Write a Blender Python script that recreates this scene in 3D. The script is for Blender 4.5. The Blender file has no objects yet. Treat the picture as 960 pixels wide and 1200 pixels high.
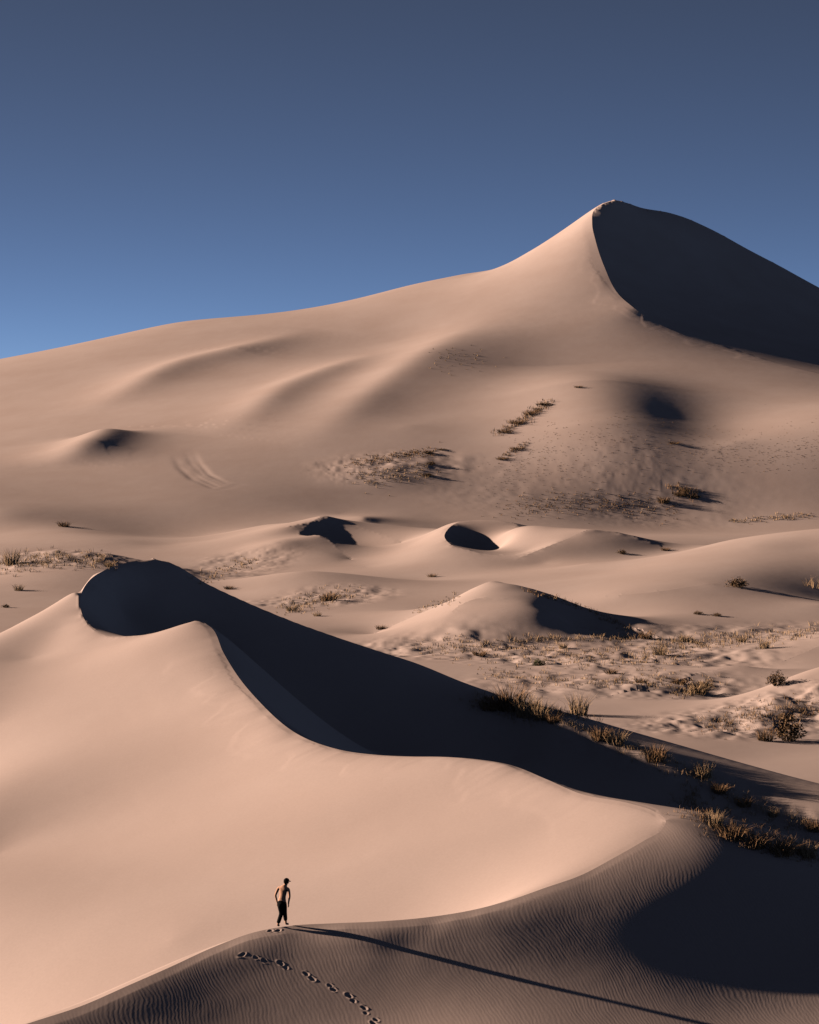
import bpy, bmesh, math, random, time
import numpy as np
from mathutils import Vector, Matrix

T0 = time.time()
random.seed(7)
rng = np.random.default_rng(11)
R = math.radians

# ------------------------------------------------------------------ scene, camera, light
sc = bpy.context.scene
col = sc.collection
F = 3000.0            # focal length in photo pixels (960 x 1200)
VH = 450.0            # photo row of eye level
SUN_EL, SUN_TOWARD = 13.5, 17.0   # degrees; light travels to the right and this much towards the camera

cam_d = bpy.data.cameras.new('camera')
cam = bpy.data.objects.new('camera', cam_d)
col.objects.link(cam)
cam.location = (0, 0, 0)
cam.rotation_euler = (R(90), 0, 0)
cam_d.sensor_fit = 'VERTICAL'
cam_d.sensor_height = 36.0
cam_d.sensor_width = 28.8
cam_d.lens = 36.0 * F / 1200.0
cam_d.shift_y = -(600.0 - VH) / 1200.0
cam_d.clip_start = 0.5
cam_d.clip_end = 30000
sc.camera = cam

sc.view_settings.view_transform = 'Standard'
sc.view_settings.look = 'None'
sc.view_settings.gamma = 1
sc.view_settings.exposure = 1.15

sc.cycles.diffuse_bounces = 0
sun_d = bpy.data.lights.new('sun', 'SUN')
sun_d.energy = 5.0
sun_d.angle = R(0.5)
sun_d.color = (1.0, 0.79, 0.63)
sun = bpy.data.objects.new('sun', sun_d)
col.objects.link(sun)
_a, _e = R(SUN_TOWARD), R(SUN_EL)
Ldir = Vector((math.cos(_e)*math.cos(_a), -math.cos(_e)*math.sin(_a), -math.sin(_e)))
sun.rotation_euler = Ldir.to_track_quat('-Z', 'Y').to_euler()
sun.location = -Ldir * 300

world = bpy.data.worlds.new('World')
sc.world = world
world.use_nodes = True
nt = world.node_tree
bg = nt.nodes['Background']
sky = nt.nodes.new('ShaderNodeTexSky')
sky.sky_type = 'NISHITA'
sky.sun_disc = False
sky.sun_elevation = _e
S = -Ldir                              # direction towards the sun; rotation is measured from +Y towards +X
sky.sun_rotation = math.atan2(S.x, S.y)
sky.altitude = 3000
sky.air_density = 0.2
sky.dust_density = 0.0
sky.ozone_density = 1.5
hs = nt.nodes.new('ShaderNodeHueSaturation')
hs.inputs['Saturation'].default_value = 0.97
hs.inputs['Value'].default_value = 0.80
nt.links.new(sky.outputs[0], hs.inputs['Color'])
tcw = nt.nodes.new('ShaderNodeTexCoord'); sx = nt.nodes.new('ShaderNodeSeparateXYZ')
nt.links.new(tcw.outputs['Generated'], sx.inputs[0])
def ramp(lo, hi, a, b):
    m = nt.nodes.new('ShaderNodeMapRange')
    m.inputs['From Min'].default_value = lo; m.inputs['From Max'].default_value = hi
    m.inputs['To Min'].default_value = a; m.inputs['To Max'].default_value = b
    nt.links.new(sx.outputs['Z'], m.inputs['Value'])
    return m.outputs['Result']
nt.links.new(ramp(0.02, 0.17, 0.82, 0.63), hs.inputs['Value'])
nt.links.new(ramp(0.02, 0.17, 0.97, 0.80), hs.inputs['Saturation'])
nt.links.new(hs.outputs[0], bg.inputs[0])
bg.inputs[1].default_value = 0.05

# ------------------------------------------------------------------ terrain: feature curves -> height field
# A curve is (kind, [(u, v, distance)]): photo column and row of a point of the dune and how far away it stands.
# kind 'c' is a sharp crest or fold, 's' is smooth.
CURVES = [
 # ---- near dune: sharp rim round the sunlit bowl
 ('c', [(180,655,174),(150,659,171),(125,667,168),(104,681,165),(95,697,161),(95,715,157.4),(104,733,153.4),(120,744,150.6),(150,746,148.4),(180,742,147.6),(210,734,147.3),(236,729,146.7),(247,735,145),(262,765,139.5),(280,794,134.35),(300,818,129.49),(350,861,121.84),(400,879,117.91),(440,884.5,115.94),(480,886.5,114.41),(520,887,113.09),(560,890,111.54),(600,897,109.62),(640,913,106.9),(680,930,104.21),(740,942,101.58),(765,950,100.27),(782,961,98.9)]),
 ('c', [(782,961,98.9),(776,972,98.25),(755,985,97.49),(720,1005,96.34),(680,1026,95.16),(640,1040,94.39),(600,1054,93.63),(560,1065,93.04),(500,1075,92.52),(440,1080,92.25),(390,1082,92.15),(340,1085,91.99),(300,1092,91.63),(250,1110,90.72),(200,1133,89.57),(150,1155,88.5),(95,1179,87.37),(40,1197,86.53),(-60,1230,85.05),(-180,1270,83.31)]),
 # outer nose ridge
 ('s', [(782,961,98.9),(810,966,98.6),(835,975,98.15),(880,997,97.2),(920,1012,96.9),(960,1024,96.9),(1050,1045,97.2),(1200,1075,97.2)]),
 # near grey slope and the trough in it
 ('s', [(40,1215,85.72),(150,1180,87.4),(250,1145,89.14),(340,1130,89.9),(440,1120,90.37),(520,1100,91.32),(600,1095,91.63),(720,1060,93.51),(790,1030,95.09)]),
 ('s', [(500,1126,90.19),(560,1130,90.12),(650,1133,90.17),(750,1128,90.7),(850,1119,91.67),(960,1109,92.87),(1080,1100,94.12)]),
 ('s', [(-60,1300,82.16),(60,1270,83.51),(200,1240,85.11),(340,1212,86.6),(460,1206,86.82),(600,1204,86.66),(750,1200,87.25),(900,1195,88.13),(1080,1190,88.96)]),
 # bowl floor hidden behind the near rim
 ('s', [(40,1240,93.94),(200,1165,96.12),(340,1112,97.09),(440,1100,95.76),(520,1088,94.9)]),
 # skyline of the sunlit slope at left
 ('s', [(86,696,161),(60,711,160),(30,727,158.5),(0,742,157.3),(-60,770,153),(-150,812,148),(-260,862,143)]),
 # back ridge of the near dune
 ('c', [(180,655,174),(200,660,173.5),(240,683,172),(300,711,169.5),(350,731,168),(400,749,166)]),
 ('s', [(400,749,166),(440,762,165),(480,775,163.5),(540,799,162),(600,820,159.93),(640,832,158.44),(740,861,154.94),(850,892,151.35),(960,921,148.12),(1080,950,144.99),(1200,975,142.34)]),
 # the dark slip face under it, and the low strip behind the rim
 ('s', [(122,722,163),(140,714,166)]),
 ('s', [(180,700,167.7),(240,720,167),(300,760,163.1),(400,800,159.6),(500,830,157.4),(600,850,156.5)]),
 ('s', [(290,800,157.9),(350,848,153.5),(400,870,151.6),(440,879,151.3),(500,884,151.5),(600,890,152.3)]),
 ('s', [(640,868,154.57),(700,890,152.08),(760,908,150.07),(830,930,147.69),(900,950,145.57),(960,968,143.72),(1080,1000,140.51)]),
 ('s', [(640,892,151.59),(700,918,148.39),(780,950,144.66),(860,988,140.74),(960,1018,137.83)]),
 ('s', [(500,987,134),(580,1064,127),(660,1114,122),(740,1149,118),(820,1149,118),(900,1157,118),(1000,1162,118),(1200,1162,118)]),
 # inner lit slope
 ('s', [(40,770,149.66),(80,735,154.21),(100,765,147.35)]),
 ('s', [(0,1000,117.32),(120,1010,112.34),(250,1015,107.98),(400,1010,104.32),(520,985,103.43),(640,960,102.55)]),
 ('s', [(0,850,137.77),(120,850,132.41),(230,850,127.86),(300,880,121.28)]),
 ('s', [(-150,1000,122.6),(-150,1100,111.11)]),
 ('s', [(0,1110,105.81),(120,1105,103.07),(200,1100,101.46)]),
 ('s', [(400,960,109.12),(540,940,107.09),(640,950,103.45)]),
]
# hidden back of the near dune and the floor behind it; camera's own dune (column, distance, height, weight)
POINTS = []
for u in range(-300, 1300, 60):
    POINTS += [(u, 225, -38, .3), (u, 238, -38, .3)]
    POINTS += [(u, 60, -19.5, .3), (u, 45, -14.5, .3)]
for d, z in ((90,-34),(105,-34),(120,-32),(135,-29.5),(150,-25)):
    POINTS.append((-300, d, z, .3))

# the far side of the back ridge and of the left skyline falls away out of sight
for kind, pts in CURVES:
    if pts[0][:2] in ((180, 655), (400, 749), (86, 696)) and pts[-1][:2] != (782, 961):
        for (u0, v0, d0), (u1, v1, d1) in zip(pts[:-1], pts[1:]):
            for q in (0, .33, .67):
                u_, v_, d_ = u0+(u1-u0)*q, v0+(v1-v0)*q, d0+(d1-d0)*q
                zr = -(v_-VH)/F*d_
                for e, dz in ((4, 1.1), (12, 5.4), (24, 11)):
                    POINTS.append((u_, d_+e, zr-dz, .6))

for u_, v_, d_ in CURVES[0][1][:5]:
    for e, dz in ((3, 1.0), (8, 3.4), (18, 8.5)):
        POINTS.append((u_-2, d_+e, -(v_-VH)/F*d_-dz, .6))

# ---- valley dunes
CURVES += [
 # bowl dune with the dark slip face
 ('c', [(612,619,566),(600,613,574),(580,610,580),(555,610,578),(535,613,571),(526,619,562),(521,629,550),(527,637,541),(545,644,534),(575,650,529),(600,650,529),(615,647,533)]),
 ('s', [(543,633,560),(560,640,557),(578,646,552)]),
 ('s', [(600,622,556),(606,634,546),(616,645,536)]),
 ('s', [(480,640,556),(500,628,566),(526,614,574)]),
 ('s', [(612,618,566),(650,622,562),(685,629,560)]),
 # pointed dune right of it
 ('c', [(605,655,524),(640,641,532),(668,630,538),(692,621,542),(706,622,542),(740,628,540),(778,640,536)]),
 ('s', [(640,660,520),(690,659,516),(740,653,524),(780,645,532)]),
 # long low dark edge
 ('c', [(690,660,500),(740,656,500),(790,648,505),(860,632,515),(960,620,525)]),
 # the long sunlit sweep, lit above and grey below
 ('c', [(600,693,450),(660,697,440),(720,697.5,430),(780,692,430),(830,684,436)]),
 ('s', [(830,684,436),(880,668,455),(940,644,480),(1020,628,490),(1150,618,500)]),
 ('s', [(560,674,500),(640,672,488),(720,668,480),(800,655,480),(880,640,486)]),
 ('s', [(660,725,408),(760,722,408),(880,715,415),(960,708,420)]),
 # two-peaked dune in the middle
 ('c', [(440,742,396),(490,720,402),(540,698,408),(562,686,406),(576,681,406),(600,686,406),(640,697,404),(700,717,398),(760,742,385),(800,757,374)]),
 ('c', [(530,716,389),(545,706,393),(562,701,395),(590,702,393)]),
 ('s', [(590,702,393),(620,708,389),(642,717,386)]),
 ('s', [(675,734,387),(700,742,383),(735,752,377)]),
 ('s', [(430,752,380),(500,754,375),(560,754,373),(640,752,374),(720,760,368)]),
 # dark dunes at left centre
 ('s', [(225,665,545),(260,650,560),(300,633,576),(340,617.5,592)]),
 ('c', [(340,617.5,592),(365,610,602),(382,605.5,606),(400,611,605),(430,622,598),(470,636,584)]),
 ('c', [(382,605.5,606),(370,611,601),(360,618,594),(350,626,582),(358,628,575),(372,627.5,570),(386,632,567),(398,644,558),(412,656,548)]),
 ('s', [(380,624,595),(400,633,590),(430,643,582)]),
 ('s', [(400,617,650),(412,612,653),(425,607.5,655),(445,614,652),(475,624,640)]),
 ('s', [(305,648,556),(325,637,561),(345,634,563),(365,642,558),(400,657,545)]),
 ('s', [(300,672,524),(380,668,528),(430,664,533)]),
 # smooth mounds below them
 ('s', [(270,694,470),(310,678,478),(350,670,482),(390,672,480),(440,684,470)]),
 # left valley: fold between the grey hollow and the lit floor
 ('s', [(0,602,660),(60,618,642),(120,632,600),(200,638,592),(260,630,600),(310,615,630)]),
 ('s', [(0,690,470),(40,660,500),(80,645,515),(120,650,510),(150,668,490)]),
 # right: low dunes
 ('c', [(700,818,312),(760,806,320),(820,790,331),(868,780,338),(900,786,334),(960,800,322)]),
 ('c', [(880,786,345),(920,774,352),(960,757,362),(1020,740,372)]),
 ('s', [(700,820,310),(800,822,306),(900,812,312)]),
 ('s', [(680,826,303),(760,832,298),(830,824,301),(900,804,308),(960,785,314),(1040,770,318)]),
 ('s', [(700,850,284),(800,872,270),(900,888,262),(960,893,258)]),
]
# ---- great dune
CURVES += [
 ('s', [(-250,470,1045),(-120,450,1050),(0,426,1052),(50,420,1052),(100,408,1052),(150,395,1050),(215,379,1048),(250,376,1047),(300,373,1046),(350,367,1044),(420,352,1040),(480,335,1034),(540,322,1026),(590,312,1018),(620,295,1013),(660,270,1007),(695,248,1000)]),
 ('c', [(960,338,1035),(920,315,1035),(880,294,1033),(830,267,1030),(800,254,1027),(785,249.5,1024),(750,243,1017),(735,238,1012),(720,235.5,1007),(705,240,1004),(696,247,1000),(694,262,991),(698,282,978),(708,312,958),(725,345,934),(742,360,920),(760,373,912),(800,392,898),(850,408,886),(900,423,871),(960,438,853),(1060,458,830),(1200,480,800)]),
 ('s', [(960,338,1035),(1060,395,1030),(1200,450,1020)]),
 ('s', [(735,300,980),(755,330,965),(790,365,938),(860,397,912),(960,430,880),(1060,452,850)]),   # foot of the dark face
 # faces
 ('s', [(-100,500,880),(0,484,880),(110,468,880),(215,452,880),(350,436,880)]),
 ('s', [(480,400,925),(480,450,842),(480,500,770)]),
 ('s', [(860,480,780),(860,517,733)]),
 ('s', [(960,487,755),(1060,486,740)]),
 # foot
 ('s', [(520,606,675),(640,604,680),(760,604,690),(860,604,690),(960,598,690),(1100,596,690)]),
 ('s', [(-100,583,690),(100,585,690),(250,588,685),(400,602,675)]),
]
for u in range(-300, 1300, 80):
    POINTS += [(u, 1150, min(40, -30 + 100*math.exp(-((u-760)/330)**2)), .02), (u, 1500, -38, .1), (u, 2100, -40, .1)]

for kind, pts in CURVES:
    if pts[0][:2] == (-250, 470):
        for u_, v_, d_ in pts:
            POINTS += [(u_, d_+45, -(v_-VH)/F*d_-9, .3), (u_, d_+90, -(v_-VH)/F*d_-26, .3)]

# soft swells added on top of the solved surface: (photo points along the ridge, half width in m, height in m)
SWELLS = [   # (photo points, half width, height, crested or not)
 ([(650,430),(695,470),(725,530),(735,596)], 27, 6.0, 0),
 ([(795,470),(830,520),(838,600)], 22, -1.7, 0),
 ([(600,345),(550,400),(490,490)], 26, 3, 0),
 ([(370,385),(285,415),(200,438),(140,468),(100,485)], 20, 3.4, 1),
 ([(440,415),(390,440),(335,462),(285,497),(235,512)], 18, 3.0, 1),
 ([(570,378),(525,412),(475,447),(425,478),(350,530)], 20, 2.9, 1),
 ([(450,580),(470,528)], 14, 1.2, 0),
 ([(136,506),(114,526),(66,548)], 16, 4.4, 1),
 ([(560,822),(600,843),(650,870),(720,896),(790,917),(880,944)], 2.6, 1.15, 1),
]
TRACKS = [[(203+7*k,532-2*k),(211+7*k,548-2*k),(227+6*k,562-2*k),(250+5*k,572-2*k),(290+4*k,577-2*k)] for k in range(4)]

def smooth_curve(pts, n):
    P = np.array(pts, float)
    if len(P) < 3:
        k = np.linspace(0, 1, n)[:, None]
        return P[0]*(1-k) + P[-1]*k
    P = np.vstack([2*P[0]-P[1], P, 2*P[-1]-P[-2]])
    out = []
    seg = np.array([math.hypot((P[i+1]-P[i])[0], (P[i+1]-P[i])[1]*1.0) + abs(P[i+1][2]-P[i][2])*6 for i in range(1, len(P)-2)])
    for i in range(1, len(P)-2):
        m = max(3, int(n*seg[i-1]/seg.sum()))
        t = np.linspace(0, 1, m, endpoint=False)[:, None]
        p0, p1, p2, p3 = P[i-1], P[i], P[i+1], P[i+2]
        # centripetal-ish: limit overshoot by scaling tangents with segment length
        l0, l1, l2 = np.linalg.norm(p1-p0)+1e-6, np.linalg.norm(p2-p1)+1e-6, np.linalg.norm(p3-p2)+1e-6
        m1 = ((p1-p0)/l0*l1 + (p2-p1)/l1*l0)/(l0+l1)*l1
        m2 = ((p2-p1)/l1*l2 + (p3-p2)/l2*l1)/(l1+l2)*l1
        h00, h10, h01, h11 = 2*t**3-3*t**2+1, t**3-2*t**2+t, -2*t**3+3*t**2, t**3-t**2
        out.append(h00*p1 + h10*m1 + h01*p2 + h11*m2)
    out.append(P[-2][None])
    return np.vstack(out)

T_MIN, T_MAX = -0.26, 0.26
S_MIN, S_MAX = math.log(44.0), math.log(2150.0)
DT, DS = 0.001, 0.003

# constraint samples: t, s, h, weight, crease
samp = []
crease_samples = []
for kind, pts in CURVES:
    c = smooth_curve(pts, 1200)
    t = (c[:, 0]-480)/F; s = np.log(c[:, 2]); h = (VH-c[:, 1])/F
    samp.append(np.stack([t, s, h, np.full(len(t), 1.0), np.full(len(t), 1.0 if kind == 'c' else 0.0)], 1))
    if kind == 'c':
        crease_samples.append(np.stack([t, s, h, np.full(len(t), len(crease_samples), float)], 1))
CS = np.vstack(samp)
for u, d, z, w in POINTS:
    samp.append(np.array([[(u-480)/F, math.log(d), z/d, w, 0.0]]))
# valley floor where no curve runs
fl = []
for v in (628, 650, 680, 710, 740, 775, 810, 850, 890):
    for u in range(-240, 1240, 60):
        d = 114000.0/(v-VH)
        tt, ss = (u-480)/F, math.log(d)
        if np.min(((CS[:, 0]-tt)/0.018)**2 + ((CS[:, 1]-ss)/0.055)**2) > 1:
            fl.append([tt, ss, -38.0/d, .15, 0.0])
samp.append(np.array(fl))
SAMP = np.vstack(samp)
CREASE = np.vstack(crease_samples)

def solve_level(k, h0, iters):
    dt, ds = DT*k, DS*k
    nt_ = int(round((T_MAX-T_MIN)/dt))+1
    ns_ = int(round((S_MAX-S_MIN)/ds))+1
    gt = (SAMP[:, 0]-T_MIN)/dt; gs = (SAMP[:, 1]-S_MIN)/ds
    ok = (gt >= 0) & (gt < nt_-1.001) & (gs >= 0) & (gs < ns_-1.001)
    gt, gs, hh, ww, cc = gt[ok], gs[ok], SAMP[ok, 2], SAMP[ok, 3], SAMP[ok, 4]
    # one representative per fine sub-cell, so that a dense curve does not outweigh the rest
    key = (gs*2).astype(int)*(4*nt_) + (gt*2).astype(int)
    _, first, cnt = np.unique(key, return_index=True, return_counts=True)
    gt, gs, hh, ww, cc = gt[first], gs[first], hh[first], ww[first], cc[first]
    i0, j0 = gs.astype(int), gt.astype(int)
    fi, fj = gs-i0, gt-j0
    idx = np.stack([i0*nt_+j0, i0*nt_+j0+1, (i0+1)*nt_+j0, (i0+1)*nt_+j0+1], 1)
    wt = np.stack([(1-fi)*(1-fj), (1-fi)*fj, fi*(1-fj), fi*fj], 1)
    N = nt_*ns_
    node = np.ones((ns_, nt_))
    cm = cc > .5
    ni = np.rint(gs[cm]).astype(int); nj = np.rint(gt[cm]).astype(int)
    node[np.clip(ni, 0, ns_-1), np.clip(nj, 0, nt_-1)] = 0.0
    a = (dt/ds)
    Wt = node[:, 1:-1].copy()
    Ws = node[1:-1, :]*a**4
    Wx = np.minimum(np.minimum(node[:-1, :-1], node[1:, :-1]), np.minimum(node[:-1, 1:], node[1:, 1:]))*2*a**2
    eps = 2e-5*k*k
    cw = ww*20.0
    def A(x):
        X = x.reshape(ns_, nt_)
        o = np.zeros_like(X)
        d = Wt*(X[:, 2:]-2*X[:, 1:-1]+X[:, :-2]); o[:, 2:] += d; o[:, 1:-1] -= 2*d; o[:, :-2] += d
        d = Ws*(X[2:]-2*X[1:-1]+X[:-2]); o[2:] += d; o[1:-1] -= 2*d; o[:-2] += d
        d = Wx*(X[1:, 1:]-X[1:, :-1]-X[:-1, 1:]+X[:-1, :-1]); o[1:, 1:] += d; o[1:, :-1] -= d; o[:-1, 1:] -= d; o[:-1, :-1] += d
        d = eps*(X[:, 1:]-X[:, :-1]); o[:, 1:] += d; o[:, :-1] -= d
        d = eps*a*a*(X[1:]-X[:-1]); o[1:] += d; o[:-1] -= d
        r = o.ravel()
        cv = cw*(x[idx]*wt).sum(1)
        r += np.bincount(idx.ravel(), (cv[:, None]*wt).ravel(), N)
        return r
    D = np.zeros((ns_, nt_))
    D[:, 2:] += Wt; D[:, 1:-1] += 4*Wt; D[:, :-2] += Wt
    D[2:] += Ws; D[1:-1] += 4*Ws; D[:-2] += Ws
    D[1:, 1:] += Wx; D[1:, :-1] += Wx; D[:-1, 1:] += Wx; D[:-1, :-1] += Wx
    D = D.ravel() + np.bincount(idx.ravel(), (cw[:, None]*wt*wt).ravel(), N) + 1e-7
    b = np.bincount(idx.ravel(), ((cw*hh)[:, None]*wt).ravel(), N)
    x = h0
    if x is None:
        x = np.full(N, -0.1)
    else:
        o = x; os_, ot_ = o.shape
        gi = np.clip(np.arange(ns_)*ds/(DS*k*2), 0, os_-1.0001); gj = np.clip(np.arange(nt_)*dt/(DT*k*2), 0, ot_-1.0001)
        a0, b0 = gi.astype(int), gj.astype(int); fa, fb = (gi-a0)[:, None], (gj-b0)[None]
        a1, b1 = np.minimum(a0+1, os_-1), np.minimum(b0+1, ot_-1)
        x = (o[np.ix_(a0, b0)]*(1-fa)*(1-fb) + o[np.ix_(a1, b0)]*fa*(1-fb) + o[np.ix_(a0, b1)]*(1-fa)*fb + o[np.ix_(a1, b1)]*fa*fb).ravel()
    r = b - A(x); z = r/D; p = z.copy(); rz = r@z
    for it in range(iters):
        Ap = A(p); al = rz/(p@Ap)
        x = x + al*p; r = r - al*Ap
        z = r/D; rz2 = r@z
        if rz2 < 1e-16: break
        p = z + (rz2/rz)*p; rz = rz2
    return x.reshape(ns_, nt_)

H = None
for k, it in ((16, 900), (8, 700), (4, 400), (2, 160), (1, 70)):
    H = solve_level(k, H, it)
ns_, nt_ = H.shape
TT = T_MIN + DT*np.arange(nt_)
SS = S_MIN + DS*np.arange(ns_)
DD = np.exp(SS)
print('terrain solved', H.shape, round(time.time()-T0, 1))

def pick(u, v):
    """distance at which the photo ray (u, v) first meets the solved surface"""
    g = (( u-480)/F - T_MIN)/DT
    j = int(np.clip(g, 0, nt_-2)); f = min(max(g-j, 0), 1)
    hc = H[:, j]*(1-f) + H[:, j+1]*f
    k = np.nonzero((hc >= (VH-v)/F) & (SS > math.log(70)))[0]
    if len(k) == 0: return DD[-1]
    i = k[0]
    if i == 0: return DD[0]
    a, b = hc[i-1], hc[i]
    q = ((VH-v)/F - a)/max(b-a, 1e-9)
    return float(math.exp(SS[i-1] + DS*min(max(q, 0), 1)))

# world coordinates of every node
XX = TT[None, :]*DD[:, None]
YY = np.repeat(DD[:, None], nt_, 1)
ZZ = H*DD[:, None]

def vnoise(x, y, seed):
    def hsh(i, j):
        h = (i*374761393 + j*668265263 + seed*974711) & 0x7fffffff
        h = ((h ^ (h >> 13))*1274126177) & 0x7fffffff
        return ((h ^ (h >> 16)) & 0xffff)/65535.0
    i, j = np.floor(x).astype(np.int64), np.floor(y).astype(np.int64)
    f, g = x-i, y-j
    f = f*f*(3-2*f); g = g*g*(3-2*g)
    return (hsh(i, j)*(1-f)+hsh(i+1, j)*f)*(1-g) + (hsh(i, j+1)*(1-f)+hsh(i+1, j+1)*f)*g - .5
def seg_dist(X, Y, P):
    best = np.full(X.shape, 1e9); par = np.zeros(X.shape)
    L = 0.0
    for (x0, y0), (x1, y1) in zip(P[:-1], P[1:]):
        dx, dy = x1-x0, y1-y0; l2 = dx*dx+dy*dy+1e-9
        k = np.clip(((X-x0)*dx+(Y-y0)*dy)/l2, 0, 1)
        d2 = (X-x0-k*dx)**2+(Y-y0-k*dy)**2
        m = d2 < best
        best[m] = d2[m]; par[m] = (L+k*math.sqrt(l2))[m]
        L += math.sqrt(l2)
    return np.sqrt(best), par/L

for pts, wid, hgt, sharp in SWELLS:
    sm = smooth_curve([(u, v, 0) for u, v in pts], 26)
    P = [((u-480)/F*d, d) for u, v in sm[:, :2] for d in (pick(u, v),)]
    lo, hi = min(p[1] for p in P)-4*wid, max(p[1] for p in P)+4*wid
    rows = np.nonzero((DD > lo) & (DD < hi))[0]
    a, b = rows[0], rows[-1]+1
    d, q = seg_dist(XX[a:b], YY[a:b], P)
    prof = np.exp(-(np.sqrt(d*d+(.45*wid)**2)-.45*wid)/(.5*wid)) if sharp else np.exp(-(d/wid)**2)
    ZZ[a:b] += hgt*prof*np.clip(1.15*np.sin(np.pi*np.clip(q, 0, 1)), 0, 1)**1.3
for pts in TRACKS:                          # wheel tracks curving across the foot of the great dune
    P = [((u-480)/F*d, d) for u, v in pts for d in (pick(u, v),)]
    rows = np.nonzero((DD > min(p[1] for p in P)-8) & (DD < max(p[1] for p in P)+8))[0]
    a, b = rows[0], rows[-1]+1
    d, q = seg_dist(XX[a:b], YY[a:b], P)
    ZZ[a:b] -= .13*np.exp(-(d/1.0)**2)*np.sin(np.pi*np.clip(q, 0, 1))*(1+1.2*vnoise(q*9, q*0+pts[0][0], 3))

# hummocky ground where the grass grows: (photo points, half width in m, amplitude in m, grain in m)
ROUGH = [
 ([(500,762),(600,768),(700,775),(800,770)], 13, .55, 4.0),
 ([(660,800),(780,802)], 12, .45, 4),
 ([(780,752),(870,748),(960,742)], 14, .35, 4),
 ([(845,850),(905,835),(960,828)], 9, .55, 3),
 ([(10,660),(60,650),(100,652)], 14, .4, 4),
 ([(350,706),(400,696)], 10, .35, 4),
 ([(240,672),(290,655)], 10, .3, 4),
 ([(425,550),(500,545)], 14, .35, 4),
 ([(620,578),(700,572),(770,582)], 28, .09, 3.0),
 ([(585,834),(640,862),(760,909),(860,941),(960,974)], 1.6, .10, 1.2),
]
for q, (pts, wid, amp, gr) in enumerate(ROUGH):
    P = [((u-480)/F*d, d) for u, v in pts for d in (pick(u, v),)]
    lo, hi = min(p[1] for p in P)-3*wid, max(p[1] for p in P)+3*wid
    rows = np.nonzero((DD > lo) & (DD < hi))[0]
    a, b = rows[0], rows[-1]+1
    X, Y = XX[a:b], YY[a:b]
    d, _q = seg_dist(X, Y, P)
    n = 1.4*np.maximum(vnoise(X/gr, Y/gr*.7, q), -.2) + .7*vnoise(X/gr*2.3, Y/gr*1.6, q+40) + .35*vnoise(X/gr*5, Y/gr*3.6, q+80)
    ZZ[a:b] += amp*n*np.exp(-(d/wid)**4)

def ground(u, d):
    """height of the sand in photo column u at distance d"""
    gt = np.clip(((u-480)/F-T_MIN)/DT, 0, nt_-1.001); gs = np.clip((np.log(d)-S_MIN)/DS, 0, ns_-1.001)
    j, i = int(gt), int(gs); f, g = gt-j, gs-i
    return (ZZ[i, j]*(1-f)+ZZ[i, j+1]*f)*(1-g) + (ZZ[i+1, j]*(1-f)+ZZ[i+1, j+1]*f)*g

# refine rows and columns
def axis(vals, parts):
    out = []
    for i, v in enumerate(vals):
        n = max([k for lo, hi, k in parts if lo <= v <= hi] or [1])
        out += [i] + ([i + m/n for m in range(1, n)] if i+1 < len(vals) else [])
    return np.array(out)
ri = axis(SS, [(math.log(86.0), math.log(92.6), 8), (math.log(92.6), math.log(176), 2), (math.log(535), math.log(665), 3), (math.log(800), math.log(1012), 2)])
ci = axis(TT, [((85-480)/F, (190-480)/F, 2), ((232-480)/F, (278-480)/F, 2), ((278-480)/F, (470-480)/F, 3), ((688-480)/F, (775-480)/F, 2)])
def interp_rows(A, g, cubic=True):
    n = A.shape[0]
    i = np.clip(g.astype(int), 0, n-2); f = (g-i)[:, None]
    p1, p2 = A[i], A[i+1]
    if not cubic: return p1*(1-f)+p2*f
    p0, p3 = A[np.clip(i-1, 0, n-1)], A[np.clip(i+2, 0, n-1)]
    m1, m2 = (p2-p0)/2, (p3-p1)/2
    return (2*f**3-3*f**2+1)*p1 + (f**3-2*f**2+f)*m1 + (3*f**2-2*f**3)*p2 + (f**3-f**2)*m2
ZF = interp_rows(interp_rows(ZZ, ri).T, ci).T
# straight-sided folds: near a crest the refined surface runs straight from the crest line to either side
def sharpen(cc, u0, u1, w):
    o_ = np.argsort(cc[:, 0]); cu, cd, cv = cc[o_, 0], cc[o_, 2], cc[o_, 1]
    rowsD = np.exp(S_MIN + DS*ri); colsU = (T_MIN + DT*ci)*F+480
    for j in np.nonzero((colsU > u0) & (colsU < u1))[0]:
        dc = np.interp(colsU[j], cu, cd); zc = -(np.interp(colsU[j], cu, cv)-VH)/F*dc
        r = np.nonzero(abs(rowsD-dc) < w)[0]
        if len(r) == 0: continue
        zl, zh = np.interp([dc-w, dc+w], rowsD, ZF[:, j])
        k = abs(rowsD[r]-dc)/w
        ZF[r, j] = zc*(1-k) + np.where(rowsD[r] < dc, zl, zh)*k
sharpen(smooth_curve(CURVES[1][1], 800), -150, 770, .5)
sharpen(np.array([p for p in smooth_curve(CURVES[0][1], 1200) if p[2] < 143]), 256, 770, .6)

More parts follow.
